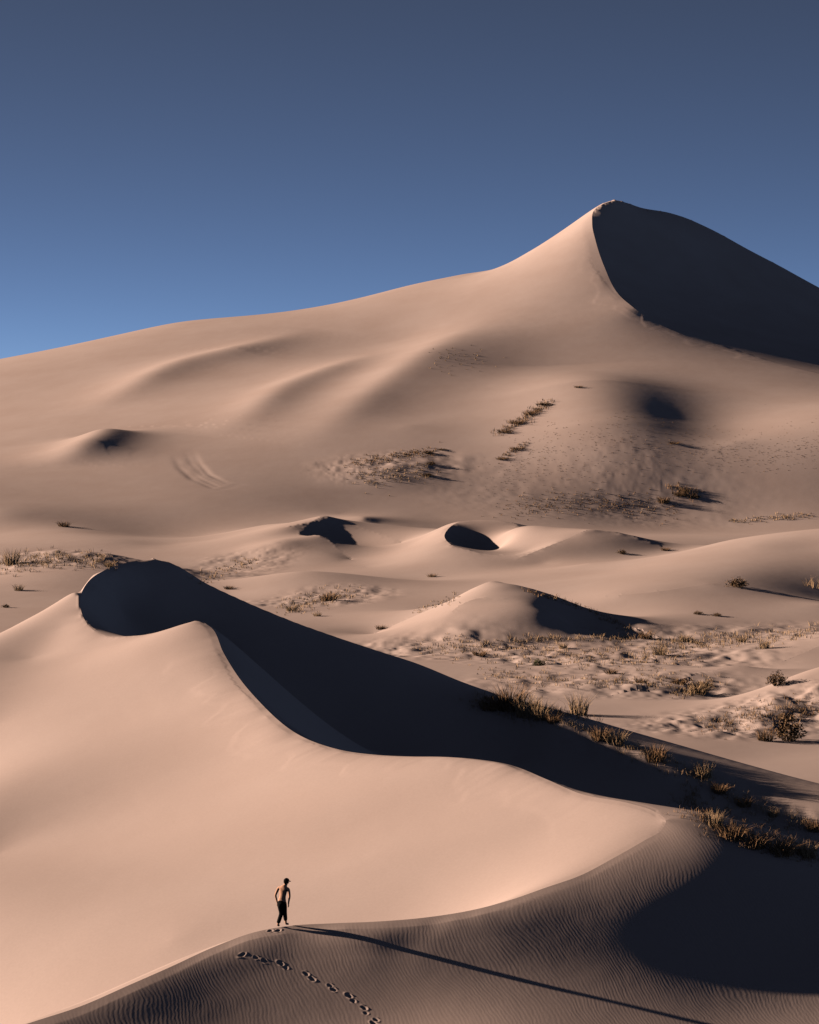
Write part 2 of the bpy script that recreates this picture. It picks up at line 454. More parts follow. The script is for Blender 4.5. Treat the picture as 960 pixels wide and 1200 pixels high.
def sharpen_rows(cc, d0, d1, w):
    o_ = np.argsort(cc[:, 2]); cd, ct, ch = cc[o_, 2], (cc[o_, 0]-480)/F, (VH-cc[o_, 1])/F
    rowsD = np.exp(S_MIN + DS*ri); colsT = T_MIN + DT*ci
    for i in np.nonzero((rowsD > d0) & (rowsD < d1))[0]:
        tc_ = np.interp(rowsD[i], cd, ct); zc = np.interp(rowsD[i], cd, ch)*rowsD[i]
        c = np.nonzero(abs(colsT-tc_) < w)[0]
        zl, zh = np.interp([tc_-w, tc_+w], colsT, ZF[i])
        k = abs(colsT[c]-tc_)/w
        ZF[i, c] = zc*(1-k) + np.where(colsT[c] < tc_, zl, zh)*k
c0 = smooth_curve(CURVES[0][1], 1600); kk = np.arange(len(c0))
top = int(np.argmin(abs(c0[:, 0]-236) + abs(c0[:, 1]-729)))
sharpen_rows(c0[(kk < top) & (c0[:, 2] > 161.3)], 161.5, 173.5, .0028)
sharpen_rows(c0[(kk > top) & (c0[:, 0] < 400)], 120, 146, .0028)

gc = smooth_curve([c for c in CURVES if c[1][0] == (960, 338, 1035)][0][1], 1600); kk = np.arange(len(gc))
top = int(np.argmin(abs(gc[:, 0]-696) + abs(gc[:, 1]-247)))
sharpen_rows(gc[kk >= top], 912, 999, .0035)
sharpen(gc[(kk > top) & (gc[:, 2] < 925)], 752, 1190, 8.0)

# snap the nearest nodes onto the crests, so that the folds run along mesh edges
gt = np.interp((CREASE[:, 0]-T_MIN)/DT, ci, np.arange(len(ci)))
gs = np.interp((CREASE[:, 1]-S_MIN)/DS, ri, np.arange(len(ri)))
SF = np.repeat((S_MIN + DS*ri)[:, None], len(ci), 1); TF = np.repeat((T_MIN + DT*ci)[None, :], len(ri), 0)
ni, nj = np.rint(gs).astype(int), np.rint(gt).astype(int)
ok = (ni > 0) & (ni < len(ri)-1) & (nj > 0) & (nj < len(ci)-1)
dist = np.hypot(gs-ni, gt-nj)
ON = np.zeros(SF.shape, bool); FOLD = np.zeros(SF.shape, bool)
for cid in np.unique(CREASE[:, 3]):
    chain, best = [], {}
    for q in np.nonzero((CREASE[:, 3] == cid) & ok)[0]:
        k = (ni[q], nj[q])
        if k not in best: chain.append(k); best[k] = q
        elif dist[q] < dist[best[k]]: best[k] = q
    for k in chain: FOLD[k] = True
    i = 1
    while i < len(chain)-1:                 # no corners: a chain of diagonal and straight steps
        p, n = chain[i-1], chain[i+1]
        if abs(p[0]-n[0]) <= 1 and abs(p[1]-n[1]) <= 1: del chain[i]
        else: i += 1
    for k in chain:
        q = best[k]
        SF[k] = CREASE[q, 1]; TF[k] = CREASE[q, 0]; ON[k] = True
        ZF[k] = CREASE[q, 2]*math.exp(CREASE[q, 1])
YF = np.exp(SF); XF = TF*YF

# thin sheets of sand that slid down the sunlit side below the sharp crests
for ci_, width, thick, grain, u0, u1 in ((0, 3.2, .011, .8, 255, 770), (-1, 10.0, .04, 3.0, 690, 960)):
    pts = CURVES[ci_][1] if ci_ == 0 else [c for c in CURVES if c[1][0] == (960, 338, 1035)][0][1]
    cc = smooth_curve(pts, 260); cc = cc[(cc[:, 0] > u0) & (cc[:, 0] < u1)]
    Pc = np.stack([(cc[:, 0]-480)/F*cc[:, 2], cc[:, 2]], 1)[::4]
    m = (YF > Pc[:, 1].min()-2*width) & (YF < Pc[:, 1].max()+width) & (XF > Pc[:, 0].min()-2*width) & (XF < Pc[:, 0].max()+width)
    ix = np.nonzero(m)
    x, y = XF[ix], YF[ix]
    dd_, par = seg_dist(x, y, [tuple(p) for p in Pc])
    L = np.hypot(*(Pc[1:]-Pc[:-1]).T).sum()
    near = Pc[np.clip((par*(len(Pc)-1)).round().astype(int), 0, len(Pc)-1)]
    lit = (near[:, 0]-x) + .35*(near[:, 1]-y) > 0
    al = par*L
    edge = width*(.75 + .8*vnoise(al/(grain*2.6), al*0, 5) + .35*vnoise(al/grain, al*0, 6))
    lay = np.clip((edge-dd_)/(.12*width), 0, 1)*np.clip(dd_/(.15*width), 0, 1)
    st = vnoise(al/(grain*.45), dd_/(width*1.5), 9)
    end = np.clip(np.minimum(par, 1-par)*12, 0, 1)
    ZF[ix] += np.where(lit, thick*lay*end*(1+.9*st), 0)

# footprints pressed into the near slope
PRINTS = [(300,1122),(310,1126),(329,1129),(335,1134),(359,1141),(366,1147),(387,1155),(391,1159.5),(409,1167),(414,1173),(427,1181),(429,1187),(441,1195),(438,1199),(317,1090),(326,1089.5),(284,1119)]
for q, (u, v) in enumerate(PRINTS):
    d = pick(u, v)
    x0, y0 = (u-480)/F*d, d
    ang = 2.45 if q < 14 else .7
    ca, sa = math.cos(ang), math.sin(ang)
    rr = np.nonzero((YF[:, 0] > y0-1) & (YF[:, 0] < y0+1))[0]
    aa, bb = rr[0], rr[-1]+1
    dx, dy = XF[aa:bb]-x0, YF[aa:bb]-y0
    p, w = dx*ca+dy*sa, -dx*sa+dy*ca
    vr = .8+.5*((q*37) % 11)/11
    r2 = (p/(.10*vr))**2 + (w/.062)**2
    k = .026*vr if q < 14 else .035
    if q == 16: k = .04
    ZF[aa:bb] += -k*np.exp(-r2**1.5) + .45*k*np.exp(-((np.sqrt(r2)-1.5)/.35)**2)*(.6+.5*np.sin(3*np.arctan2(w, p)+q))

# coarse margins: near ground under the camera, far plain, wide sides
def extend(XF, YF, ZF):
    TF = XF/YF
    near_d = [2.0, 5, 9, 14, 20, 27, 35]
    n = len(near_d)
    zn = [-1.7, -2.2, -3.4, -5.2, -7.6, -10.0, -12.4]
    Xn = np.array([TF[0]*d for d in near_d]); Yn = np.array([np.full(TF.shape[1], d) for d in near_d])
    Zn = np.array([np.full(TF.shape[1], z) for z in zn])
    far_d = [2400, 2800, 3500, 5000, 8000, 14000]
    Xf = np.array([TF[-1]*d for d in far_d]); Yf = np.array([np.full(TF.shape[1], d) for d in far_d])
    Zf = np.array([ZF[-1]*.6**(i+1) - 40*(1-.6**(i+1)) for i in range(len(far_d))])
    X, Y, Z = np.vstack([Xn, XF, Xf]), np.vstack([Yn, YF, Yf]), np.vstack([Zn, ZF, Zf])
    sides = [.28, .31, .35, .41, .5, .63, .8, 1.05, 1.4]
    def side(sg):
        e = 0 if sg < 0 else -1
        D = Y[:, e]
        xs, zs = [], []
        for q, w in enumerate(sides):
            k = min(1, (w-.26)/.3); k = k*k*(3-2*k)
            low = np.where(D < 60, Z[:, e], np.where(D < 1400, -38.0, -40.0))
            xs.append(sg*w*D); zs.append(Z[:, e]*(1-k)+low*k)
        return np.array(xs).T, np.repeat(D[:, None], len(sides), 1), np.array(zs).T
    xl, yl, zl = side(-1); xr, yr, zr = side(1)
    return np.hstack([xl[:, ::-1], X, xr]), np.hstack([yl[:, ::-1], Y, yr]), np.hstack([zl[:, ::-1], Z, zr])
XG, YG, ZG = extend(XF, YF, ZF)
ONG = np.zeros(XG.shape, bool); ONG[7:7+ON.shape[0], 9:9+ON.shape[1]] = ON
FOLDG = np.zeros(XG.shape, bool); FOLDG[7:7+ON.shape[0], 9:9+ON.shape[1]] = FOLD
nr, nc = XG.shape
VX = np.stack([XG, YG, ZG], -1)
# vertex normals of the whole sheet, so that the pieces it is cut into shade without a seam
du = np.empty_like(VX); dv = np.empty_like(VX)
du[:, 1:-1] = VX[:, 2:]-VX[:, :-2]; du[:, 0] = VX[:, 1]-VX[:, 0]; du[:, -1] = VX[:, -1]-VX[:, -2]
dv[1:-1] = VX[2:]-VX[:-2]; dv[0] = VX[1]-VX[0]; dv[-1] = VX[-1]-VX[-2]
NN = np.cross(du, dv); NN /= np.linalg.norm(NN, axis=-1, keepdims=True)+1e-12

# where the wind ripples show: the slope in front of the near rim
rimc = smooth_curve(CURVES[1][1], 400)
order = np.argsort(rimc[:, 0])
UG = XG/YG*F+480
rim_d = np.interp(UG, rimc[order, 0], rimc[order, 2])
noser = smooth_curve(CURVES[2][1], 200)
o2 = np.argsort(noser[:, 0])
rim_d = np.where(UG > 782, np.interp(UG, noser[o2, 0], noser[o2, 2]), rim_d)
RIP = np.clip((rim_d-YG)/1.2+.25, 0, 1)
RIP = RIP*RIP*(3-2*RIP)
RIP = np.maximum(RIP, np.where(YG < 190, .10, .0))

def mesh_from(name, verts, quads):
    me = bpy.data.meshes.new(name)
    me.vertices.add(len(verts)); me.vertices.foreach_set('co', verts.astype(np.float32).ravel())
    me.loops.add(quads.size); me.loops.foreach_set('vertex_index', quads.astype(np.int32).ravel())
    me.polygons.add(len(quads))
    me.polygons.foreach_set('loop_start', np.arange(0, quads.size, quads.shape[1], dtype=np.int32))
    me.polygons.foreach_set('use_smooth', np.ones(len(quads), bool))
    me.update(calc_edges=True)
    return me

# ------------------------------------------------------------------ materials
def new_mat(name, rough=1.0):
    m = bpy.data.materials.new(name); m.use_nodes = True
    p = m.node_tree.nodes['Principled BSDF']
    p.inputs['Roughness'].default_value = rough
    p.inputs['Specular IOR Level'].default_value = 0.0
    return m, m.node_tree.nodes, m.node_tree.links, p

def node(N, typ, **kw):
    n = N.new(typ)
    for k, v in kw.items():
        if k in n.inputs: n.inputs[k].default_value = v
        else: setattr(n, k, v)
    return n

sand, N_, L_, P_ = new_mat('sand')
tc = node(N_, 'ShaderNodeTexCoord')
# colour: slow drifts of slightly darker and redder grains
n1 = node(N_, 'ShaderNodeTexNoise', Scale=0.05, Detail=5.0, Roughness=0.6)
L_.new(tc.outputs['Object'], n1.inputs['Vector'])
cr = node(N_, 'ShaderNodeValToRGB')
cr.color_ramp.elements[0].position = .3; cr.color_ramp.elements[0].color = (0.425, 0.322, 0.282, 1)
cr.color_ramp.elements[1].position = .7; cr.color_ramp.elements[1].color = (0.465, 0.362, 0.322, 1)
L_.new(n1.outputs['Fac'], cr.inputs['Fac'])
n2 = node(N_, 'ShaderNodeTexNoise', Scale=9.0, Detail=3.0)
L_.new(tc.outputs['Object'], n2.inputs['Vector'])
mr = node(N_, 'ShaderNodeMapRange'); mr.inputs['To Min'].default_value = .93; mr.inputs['To Max'].default_value = 1.07
L_.new(n2.outputs['Fac'], mr.inputs['Value'])
mx = node(N_, 'ShaderNodeMix', data_type='RGBA', blend_type='MULTIPLY'); mx.inputs['Factor'].default_value = 1
L_.new(cr.outputs['Color'], mx.inputs['A']); L_.new(mr.outputs['Result'], mx.inputs['B'])
L_.new(mx.outputs['Result'], P_.inputs['Base Color'])
# ripples
at = node(N_, 'ShaderNodeAttribute', attribute_name='ripple')
mp = node(N_, 'ShaderNodeMapping'); mp.inputs['Rotation'].default_value = (0, 0, R(-20)); mp.inputs['Scale'].default_value = (1, .8, .3)
L_.new(tc.outputs['Object'], mp.inputs['Vector'])
wn = node(N_, 'ShaderNodeTexNoise', Scale=0.16, Detail=2.0)
L_.new(tc.outputs['Object'], wn.inputs['Vector'])
wa = node(N_, 'ShaderNodeVectorMath', operation='MULTIPLY_ADD'); wa.inputs[1].default_value = (2.2, 2.2, 0)
L_.new(wn.outputs['Color'], wa.inputs[0]); L_.new(mp.outputs['Vector'], wa.inputs[2])
wv = node(N_, 'ShaderNodeTexWave', wave_type='BANDS', bands_direction='X', wave_profile='SIN')
wv.inputs['Scale'].default_value = 2.3; wv.inputs['Distortion'].default_value = 4.0
wv.inputs['Detail'].default_value = 2.0; wv.inputs['Detail Scale'].default_value = 1.3; wv.inputs['Detail Roughness'].default_value = .6
L_.new(wa.outputs[0], wv.inputs['Vector'])
as_ = node(N_, 'ShaderNodeVectorMath', operation='MULTIPLY'); as_.inputs[1].default_value = (7.5, 1.6, 0)
L_.new(wa.outputs[0], as_.inputs[0])
an = node(N_, 'ShaderNodeTexNoise', Scale=1.0, Detail=1.5, Roughness=.5)
L_.new(as_.outputs[0], an.inputs['Vector'])
hm = node(N_, 'ShaderNodeMath', operation='MULTIPLY_ADD'); hm.inputs[1].default_value = 1.5
L_.new(an.outputs['Fac'], hm.inputs[0])
hw = node(N_, 'ShaderNodeMath', operation='MULTIPLY'); hw.inputs[1].default_value = .6
L_.new(wv.outputs['Fac'], hw.inputs[0]); L_.new(hw.outputs[0], hm.inputs[2])
rn = node(N_, 'ShaderNodeTexNoise', Scale=0.35, Detail=2.0)
L_.new(tc.outputs['Object'], rn.inputs['Vector'])
rm = node(N_, 'ShaderNodeMapRange'); rm.inputs['From Min'].default_value = .3; rm.inputs['From Max'].default_value = .7
rm.inputs['To Min'].default_value = .45; rm.inputs['To Max'].default_value = 1.1
L_.new(rn.outputs['Fac'], rm.inputs['Value'])
m1 = node(N_, 'ShaderNodeMath', operation='MULTIPLY'); L_.new(hm.outputs[0], m1.inputs[0]); L_.new(at.outputs['Fac'], m1.inputs[1])
m2 = node(N_, 'ShaderNodeMath', operation='MULTIPLY'); L_.new(m1.outputs[0], m2.inputs[0]); L_.new(rm.outputs['Result'], m2.inputs[1])
b1 = node(N_, 'ShaderNodeBump'); b1.inputs['Strength'].default_value = 1; b1.inputs['Distance'].default_value = 0.0019
L_.new(m2.outputs[0], b1.inputs['Height'])
# broad, faint unevenness everywhere
n3 = node(N_, 'ShaderNodeTexNoise', Scale=0.22, Detail=3.0, Roughness=0.5)
L_.new(tc.outputs['Object'], n3.inputs['Vector'])
b2 = node(N_, 'ShaderNodeBump'); b2.inputs['Strength'].default_value = 1; b2.inputs['Distance'].default_value = 0.03
L_.new(n3.outputs['Fac'], b2.inputs['Height']); L_.new(b1.outputs['Normal'], b2.inputs['Normal'])
L_.new(b2.outputs['Normal'], P_.inputs['Normal'])

def piece(name, r0, r1):
    """rows r0..r1 of the sheet as one structure object"""
    v = VX[r0:r1+1].reshape(-1, 3); n = r1-r0
    ii, jj = np.meshgrid(np.arange(n), np.arange(nc-1), indexing='ij')
    a = (ii*nc+jj).ravel()
    on = ONG[r0:r1+1].ravel()
    flip = on[a] & on[a+nc+1] & ~(on[a+1] & on[a+nc])
    t1 = np.where(flip[:, None], np.stack([a, a+1, a+nc+1], 1), np.stack([a, a+1, a+nc], 1))
    t2 = np.where(flip[:, None], np.stack([a, a+nc+1, a+nc], 1), np.stack([a+1, a+nc+1, a+nc], 1))
    me = mesh_from(name, v, np.concatenate([t1, t2]))
    att = me.attributes.new('ripple', 'FLOAT', 'POINT')
    att.data.foreach_set('value', RIP[r0:r1+1].astype(np.float32).ravel())
    # one normal per corner: along a fold each side keeps its own, so that the fold stays sharp
    tri = np.concatenate([t1, t2]); nv = NN[r0:r1+1].reshape(-1, 3)
    cn = nv[tri]; of = FOLDG[r0:r1+1].ravel()[tri]; k = np.nonzero(of.any(1))[0]
    off = ~of[k]
    mean = (cn[k]*off[..., None]).sum(1)
    e1, e2 = v[tri[k, 1]]-v[tri[k, 0]], v[tri[k, 2]]-v[tri[k, 0]]
    fn = np.cross(e1, e2); fn /= np.linalg.norm(fn, axis=1, keepdims=True)+1e-12
    mean = np.where(off.any(1)[:, None], mean, fn)
    mean /= np.linalg.norm(mean, axis=1, keepdims=True)+1e-12
    cn[k] = np.where(of[k][..., None], mean[:, None, :], cn[k])
    me.normals_split_custom_set(cn.reshape(-1, 3).astype(np.float32))
    me.materials.append(sand)
    o = bpy.data.objects.new(name, me); col.objects.link(o)
    o['kind'] = 'structure'
    return o
c1 = int(np.argmin(abs(YG[:, nc//2]-205))); c2 = int(np.argmin(abs(YG[:, nc//2]-676)))
piece('dune', 0, c1)
piece('valley_floor', c1, c2)
piece('sand_hill', c2, nr-1)
print('ground built', nr, nc, round(time.time()-T0, 1))

# ------------------------------------------------------------------ dry grass and shrubs
def plant_mat(name, c0, c1, scale=4.0):
    m, N, L, P = new_mat(name, .9)
    oi = node(N, 'ShaderNodeTexCoord')
    nz = node(N, 'ShaderNodeTexNoise', Scale=scale, Detail=2.0)
    L.new(oi.outputs['Object'], nz.inputs['Vector'])
    r = node(N, 'ShaderNodeValToRGB')
    r.color_ramp.elements[0].position = .35; r.color_ramp.elements[0].color = (*c0, 1)
    r.color_ramp.elements[1].position = .65; r.color_ramp.elements[1].color = (*c1, 1)
    L.new(nz.outputs['Fac'], r.inputs['Fac']); L.new(r.outputs['Color'], P.inputs['Base Color'])
    return m
straw = plant_mat('straw', (.40, .245, .135), (.55, .375, .22))
brown = plant_mat('brown_grass', (.23, .13, .068), (.37, .22, .12))
twig = plant_mat('dark_twigs', (.13, .08, .048), (.26, .16, .09))
green = plant_mat('grey_green_leaves', (.07, .07, .035), (.12, .115, .06))

def blades(n, rad, h, lean, width, rg, bend=.35, up=.35):
    """verts, faces of n thin curved blades rooted within rad, h tall"""
    V, Fc = [], []
    for _ in range(n):
        a = rg.random()*2*math.pi; r = rad*math.sqrt(rg.random())
        x, y = r*math.cos(a), r*math.sin(a)
        d = a + rg.normal(0, .7)
        l = h*(up + (1-up)*rg.random())
        ln = lean*(.25+rg.random())*(.4+r/rad)
        dx, dy = math.cos(d), math.sin(d)
        w = width*(.6+.8*rg.random())
        f = rg.random()*2*math.pi
        px, py = math.cos(f)*w/2, math.sin(f)*w/2
        p1 = (x+dx*ln*l*.45, y+dy*ln*l*.45, l*.55)
        p2 = (x+dx*ln*l*(1+bend), y+dy*ln*l*(1+bend), l*(1-.25*bend*ln))
        k = len(V)
        V += [(x-px, y-py, -.08*h), (x+px, y+py, -.08*h), (p1[0]+px*.8, p1[1]+py*.8, p1[2]), (p1[0]-px*.8, p1[1]-py*.8, p1[2]), p2]
        Fc += [(k, k+1, k+2, k+3), (k+3, k+2, k+4)]
    return V, Fc

def pymesh(name, V, Fc, mat):
    me = bpy.data.meshes.new(name); me.from_pydata(V, [], Fc); me.update()
    me.materials.append(mat)
    return me

VAR = {}
for i in range(4):
    rg = np.random.default_rng(100+i)
    VAR['straw', i] = pymesh('grass_clump', *blades(190, .42, 1.0, .45, .022, rg), straw)
    VAR['brown', i] = pymesh('grass_clump', *blades(210, .50, 1.0, .55, .026, rg), brown)
    VAR['wisp', i] = pymesh('grass_clump', *blades(60, .55, 1.0, .45, .020, rg), straw)
def shrub_meshes(i, leafmat):
    rg = np.random.default_rng(200+i)
    V, Fc = blades(60, .25, .95, .9, .035, rg, .2)
    st = pymesh('twigs', V, Fc, twig)
    V, Fc = [], []
    for _ in range(520):
        a = rg.random()*2*math.pi; el = math.asin(rg.random()**.8)
        r = (.45+.55*rg.random()**.5)*(1+.25*math.sin(3*a+i)+.15*math.sin(7*a))
        c = np.array([r*math.cos(a)*math.cos(el)*.75, r*math.sin(a)*math.cos(el)*.75, .08+.85*r*math.sin(el)])
        u = rg.normal(size=3); u /= np.linalg.norm(u); w = np.cross(u, rg.normal(size=3)); w /= np.linalg.norm(w)+1e-9
        l = .09+.07*rg.random()
        k = len(V)
        V += [tuple(c-u*l), tuple(c+w*l*.22), tuple(c+u*l), tuple(c-w*l*.22)]
        Fc.append((k, k+1, k+2, k+3))
    return st, pymesh('foliage', V, Fc, leafmat)
SHR = {('dark', i): shrub_meshes(i, twig) for i in range(2)}
SHR['green', 0] = shrub_meshes(5, green)

def clump(u, v, hpx, kind, label, wide=1.0):
    d = pick(u, v); m = d/F
    rg = random.Random(int(u*31+v*17))
    loc = (( u-480)/F*d, d, ground(u, d)-.02)
    h = hpx*m
    sc_ = (h*wide, h*wide, h)
    if kind in ('dark', 'green'):
        o = bpy.data.objects.new('desert_shrub', None); col.objects.link(o)
        st, fo = SHR[kind, rg.randrange(2) if kind == 'dark' else 0]
        for nm, me in (('twigs', st), ('foliage', fo)):
            c = bpy.data.objects.new(nm, me); col.objects.link(c); c.parent = o
        o['category'] = 'shrub'; o['group'] = 'low shrubs on the sand'
    else:
        o = bpy.data.objects.new('grass_clump', VAR[kind, rg.randrange(4)]); col.objects.link(o)
        o['category'] = 'grass clump'; o['group'] = 'dry grass clumps on the dunes'
    o.location = loc; o.scale = sc_; o.rotation_euler = (0, 0, rg.random()*6.28)
    o['label'] = label

CL = [
 # shaded hollow behind the bright near crest
 (576,833,20,'brown','dark brown grass clump at the upper left end of the shaded strip',1.2),
 (600,836,34,'brown','tallest brown grass clump at the upper left end of the shaded strip',.8),
 (617,850,30,'straw','golden straw clump just right of the tallest brown clump',.9),
 (634,858,26,'straw','straw clump on the lit lip, lower right end of the golden row',.9),
 (648,866,14,'brown','short brown tuft ending the golden row of grass',1),
 (678,838,30,'straw','straw clump standing alone on the shaded ridge line above the dark hollow',.8),
 (703,889,18,'brown','brown clump in the middle of the shaded strip, left of a wider one',1),
 (722,893,20,'straw','wider straw clump in the middle of the shaded strip',1.2),
 (768,912,22,'brown','brown clump on the shaded strip above the tip of the bright crest',1),
 (824,920,22,'straw','bright golden clump on the ridge of the shaded strip',1.1),
 (843,934,14,'brown','low brown tuft just right of the bright golden clump on the strip',1.1),
 (872,944,13,'brown','low dark tuft along the black fold of the strip',1.2),
 (906,956,12,'straw','thin straw tuft on the right part of the black fold',1),
 (955,972,16,'brown','brown tuft at the right picture edge on the strip',1.1),
 (838,968,24,'straw','tall pale clump on the slope right of the bright crest tip',.8),
 (858,982,22,'brown','brown clump beside the tall pale clump, above the dark nose',1.1),
 (884,992,20,'brown','bushy brown clump in the middle of the row above the dark nose',1.2),
 (915,1000,22,'brown','wide brown clump near the right end of the row above the dark nose',1.3),
 (945,1003,20,'straw','straw clump at the right end of the row above the dark nose',1.2),
 # valley
 (773,768,15,'straw','rounded golden clump inside the shadow of the two-peaked dune',1.1),
 (803,751,11,'straw','small golden clump on bare sand just outside the two-peaked dune shadow',1.2),
 (757,748,12,'brown','brown tuft on the tail of the two-peaked dune',1.2),
 (632,779,9,'green','low grey-green shrub in the middle of the valley scrub',1.4),
 (865,688,11,'dark','flat dark shrub alone on smooth sand at right',1.5),
 (896,760,15,'straw','tall straw clump on the hummocks right of the valley shadow',.9),
 (870,752,9,'straw','pale thin tuft left of the tall straw clump on the hummocks',1.2),
 (925,868,30,'dark','largest dark bush, on the rough mound at the right edge',.85),
 (897,868,20,'brown','brown clump just left of the largest dark bush',.8),
 (920,843,10,'dark','small dark shrub just above the largest dark bush',1.4),
 (911,803,15,'dark','dark bush where the small pale mound drops into shade',1.1),
 (818,812,17,'straw','spreading straw clump on the left flank of the small pale mound',1.5),
 (795,800,9,'brown','low brown tuft left of the spreading straw clump',1.6),
 (752,800,8,'brown','low brown tuft on the rough valley floor below the golden clump',1.6),
 (716,789,8,'brown','low brown tuft right of the grey-green shrub',1.6),
 (562,770,8,'brown','low brown tuft near the dark ridge at the left of the valley scrub',1.6),
 (660,760,9,'straw','pale tuft behind the grey-green shrub',1.2),
 (780,645,5,'brown','tiny dark tuft at the foot of the pointed dune',1.8),
 (729,649,5,'dark','tiny dark shrub on the shaded side of the pointed dune',1.5),
 (952,688,16,'wisp','wispy dry twigs at the right picture edge on smooth sand',1.2),
 (840,722,4,'dark','tiny dark shrub alone on grey sand, right of another',2),
 (818,720,4,'dark','tiny dark shrub alone on grey sand, left of another',2),
 # left
 (14,662,22,'straw','tall straw clump at the left picture edge',.9),
 (22,692,9,'straw','short straw tuft below the tall clump at the left edge',1.3),
 (75,617,8,'brown','dark tuft on the lip of the grey hollow at left',1.5),
 (7,712,4,'dark','tiny dark shrub on bare sand near the left edge, beside the near dune',1.6),
 (128,664,8,'straw','straw tuft on the left mound close to the black peak of the near dune',1.4),
 # centre
 (385,704,13,'brown','brown scrub clump on the smooth mounds above the dark ridge',1.3),
 (342,716,9,'straw','straw clump on the smooth mounds, left of the brown scrub',1.5),
 (268,690,5,'brown','small brown tuft beside the right shoulder of the near black dune',1.8),
 (372,722,6,'straw','small straw tuft below the brown scrub clump',1.6),
 (446,737,6,'brown','small brown tuft where the mounds meet the dark ridge',1.6),
 (506,676,5,'brown','small brown tuft on the flat left of the sunlit sweep',1.8),
 # great dune
 (592,513,5.4,'brown','lowest clump of the upper dark streak on the great dune',2.7),
 (607,505,6,'brown','second clump up the upper dark streak on the great dune',2.7),
 (622,497,6,'brown','third clump up the upper dark streak on the great dune',2.7),
 (638,490,3.78,'dark','topmost dark shrub of the upper streak on the great dune',3.31),
 (588,542,3.6,'brown','lower clump of the short streak under the upper dark streak',3),
 (606,533,4.2,'brown','upper clump of the short streak under the upper dark streak',3),
 (678,476,3,'brown','small lone tuft high on the grassy spur',3),
 (518,528,2.1,'dark','little dark shrub right of the grassy knoll',3.9),
 (502,533,3.78,'dark','upper dark shrub on the right edge of the grassy knoll',2.34),
 (505,548,4.2,'dark','middle dark shrub on the right edge of the grassy knoll',2.15),
 (501,561,3.78,'dark','lower dark shrub on the right edge of the grassy knoll',2.34),
 (798,582,4.2,'dark','dark bush at the right foot of the grassy spur',2.93),
 (778,590,9.6,'brown','tall brown clump left of the dark bush at the foot of the spur',1.35),
 (815,583,2.52,'dark','flat dark shrub right of the dark bush at the foot of the spur',3.9),
 (790,527,3.6,'brown','brown tuft half way up the shaded right side of the spur',3),
]
for c in CL: clump(*c)

# thin grass nobody could count: one object
SC = [  # (photo line, spread in px, count, height px, kind)
 ([(555,820),(640,860),(760,905),(860,937),(960,974)], 8, 420, (4,11), 0),
 ([(800,938),(850,972),(900,988),(960,1008)], 10, 520, (4,11), 1),
 ([(570,815),(640,835),(690,850)], 7, 120, (5,11), 1),
 ([(500,760),(620,765),(700,775),(810,770)], 13, 620, (2.5,7), 0),
 ([(600,750),(740,748)], 3, 110, (4,9), 0),
 ([(560,790),(660,800),(740,800),(800,800)], 8, 260, (2.5,7), 0),
 ([(770,757),(860,750),(958,742)], 8, 300, (3,9), 0),
 ([(795,815),(835,800)], 6, 160, (4,9), 0),
 ([(830,850),(900,838),(958,828)], 13, 380, (2.5,7), 1),
 ([(5,665),(60,655),(130,660)], 9, 380, (2.5,8), 0),
 ([(330,715),(385,702),(410,695)], 8, 170, (2.5,7), 0),
 ([(235,680),(295,658)], 6, 110, (2,5), 0),
 ([(412,548),(460,538),(508,530)], 6, 260, (1.5,4), 1),
 ([(425,565),(500,556)], 9, 200, (1.5,4), 0),
 ([(600,595),(700,590),(785,598)], 12, 520, (.9,3), 1),
 ([(640,560),(720,530),(1100,520)], 22, 1100, (.4,1.1), 1),
 ([(580,575),(650,520)], 16, 220, (.4,1.1), 1),
 ([(585,514),(642,488)], 4, 150, (3,6), 1),
 ([(585,543),(615,529)], 3, 60, (2,4), 1),
 ([(515,440),(560,430)], 10, 70, (1,2.5), 0),
 ([(610,691),(680,711),(740,738)], 3, 90, (3,7), 1),
 ([(485,718),(535,700)], 4, 50, (2,5), 0),
 ([(855,612),(950,604)], 3, 90, (2,5), 0),
 ([(790,575),(812,582)], 6, 120, (3,8), 1),
]
SV, SFc, SMi = [], [], []
for line, spr, cnt, (h0, h1), kind in SC:
    L = np.array(line, float)
    seg = np.hypot(*(L[1:]-L[:-1]).T); cum = np.r_[0, np.cumsum(seg)]
    for _ in range(cnt):
        q = rng.random()*cum[-1]; k = min(np.searchsorted(cum, q, side='right')-1, len(seg)-1)
        f = (q-cum[k])/seg[k]
        u, v = L[k]*(1-f)+L[k+1]*f + rng.normal(size=2)*np.array([spr*1.2, spr*.6])
        d = pick(u, v)
        if d > 1000: continue
        m = d/F
        x, y, z = (u-480)/F*d, d, ground(u, d)
        h = (h0+(h1-h0)*rng.random()**2)*m
        V, Fc = blades(7, h*.5, h, .5, .020*m/.05, rng)
        k0 = len(SV)
        SV += [(a+x, b+y, c+z) for a, b, c in V]
        SFc += [tuple(i+k0 for i in f_) for f_ in Fc]
        SMi += [1 if (kind and rng.random() < .75) else 0]*len(Fc)
me = bpy.data.meshes.new('dry_grass'); me.from_pydata(SV, [], SFc)
me.materials.append(straw); me.materials.append(brown)
me.polygons.foreach_set('material_index', np.array(SMi, np.int32)); me.update()
o = bpy.data.objects.new('dry_grass', me); col.objects.link(o)
o['kind'] = 'stuff'; o['label'] = 'sparse dry grass scattered over the sand'; o['category'] = 'grass'
print('grass', len(SFc), round(time.time()-T0, 1))

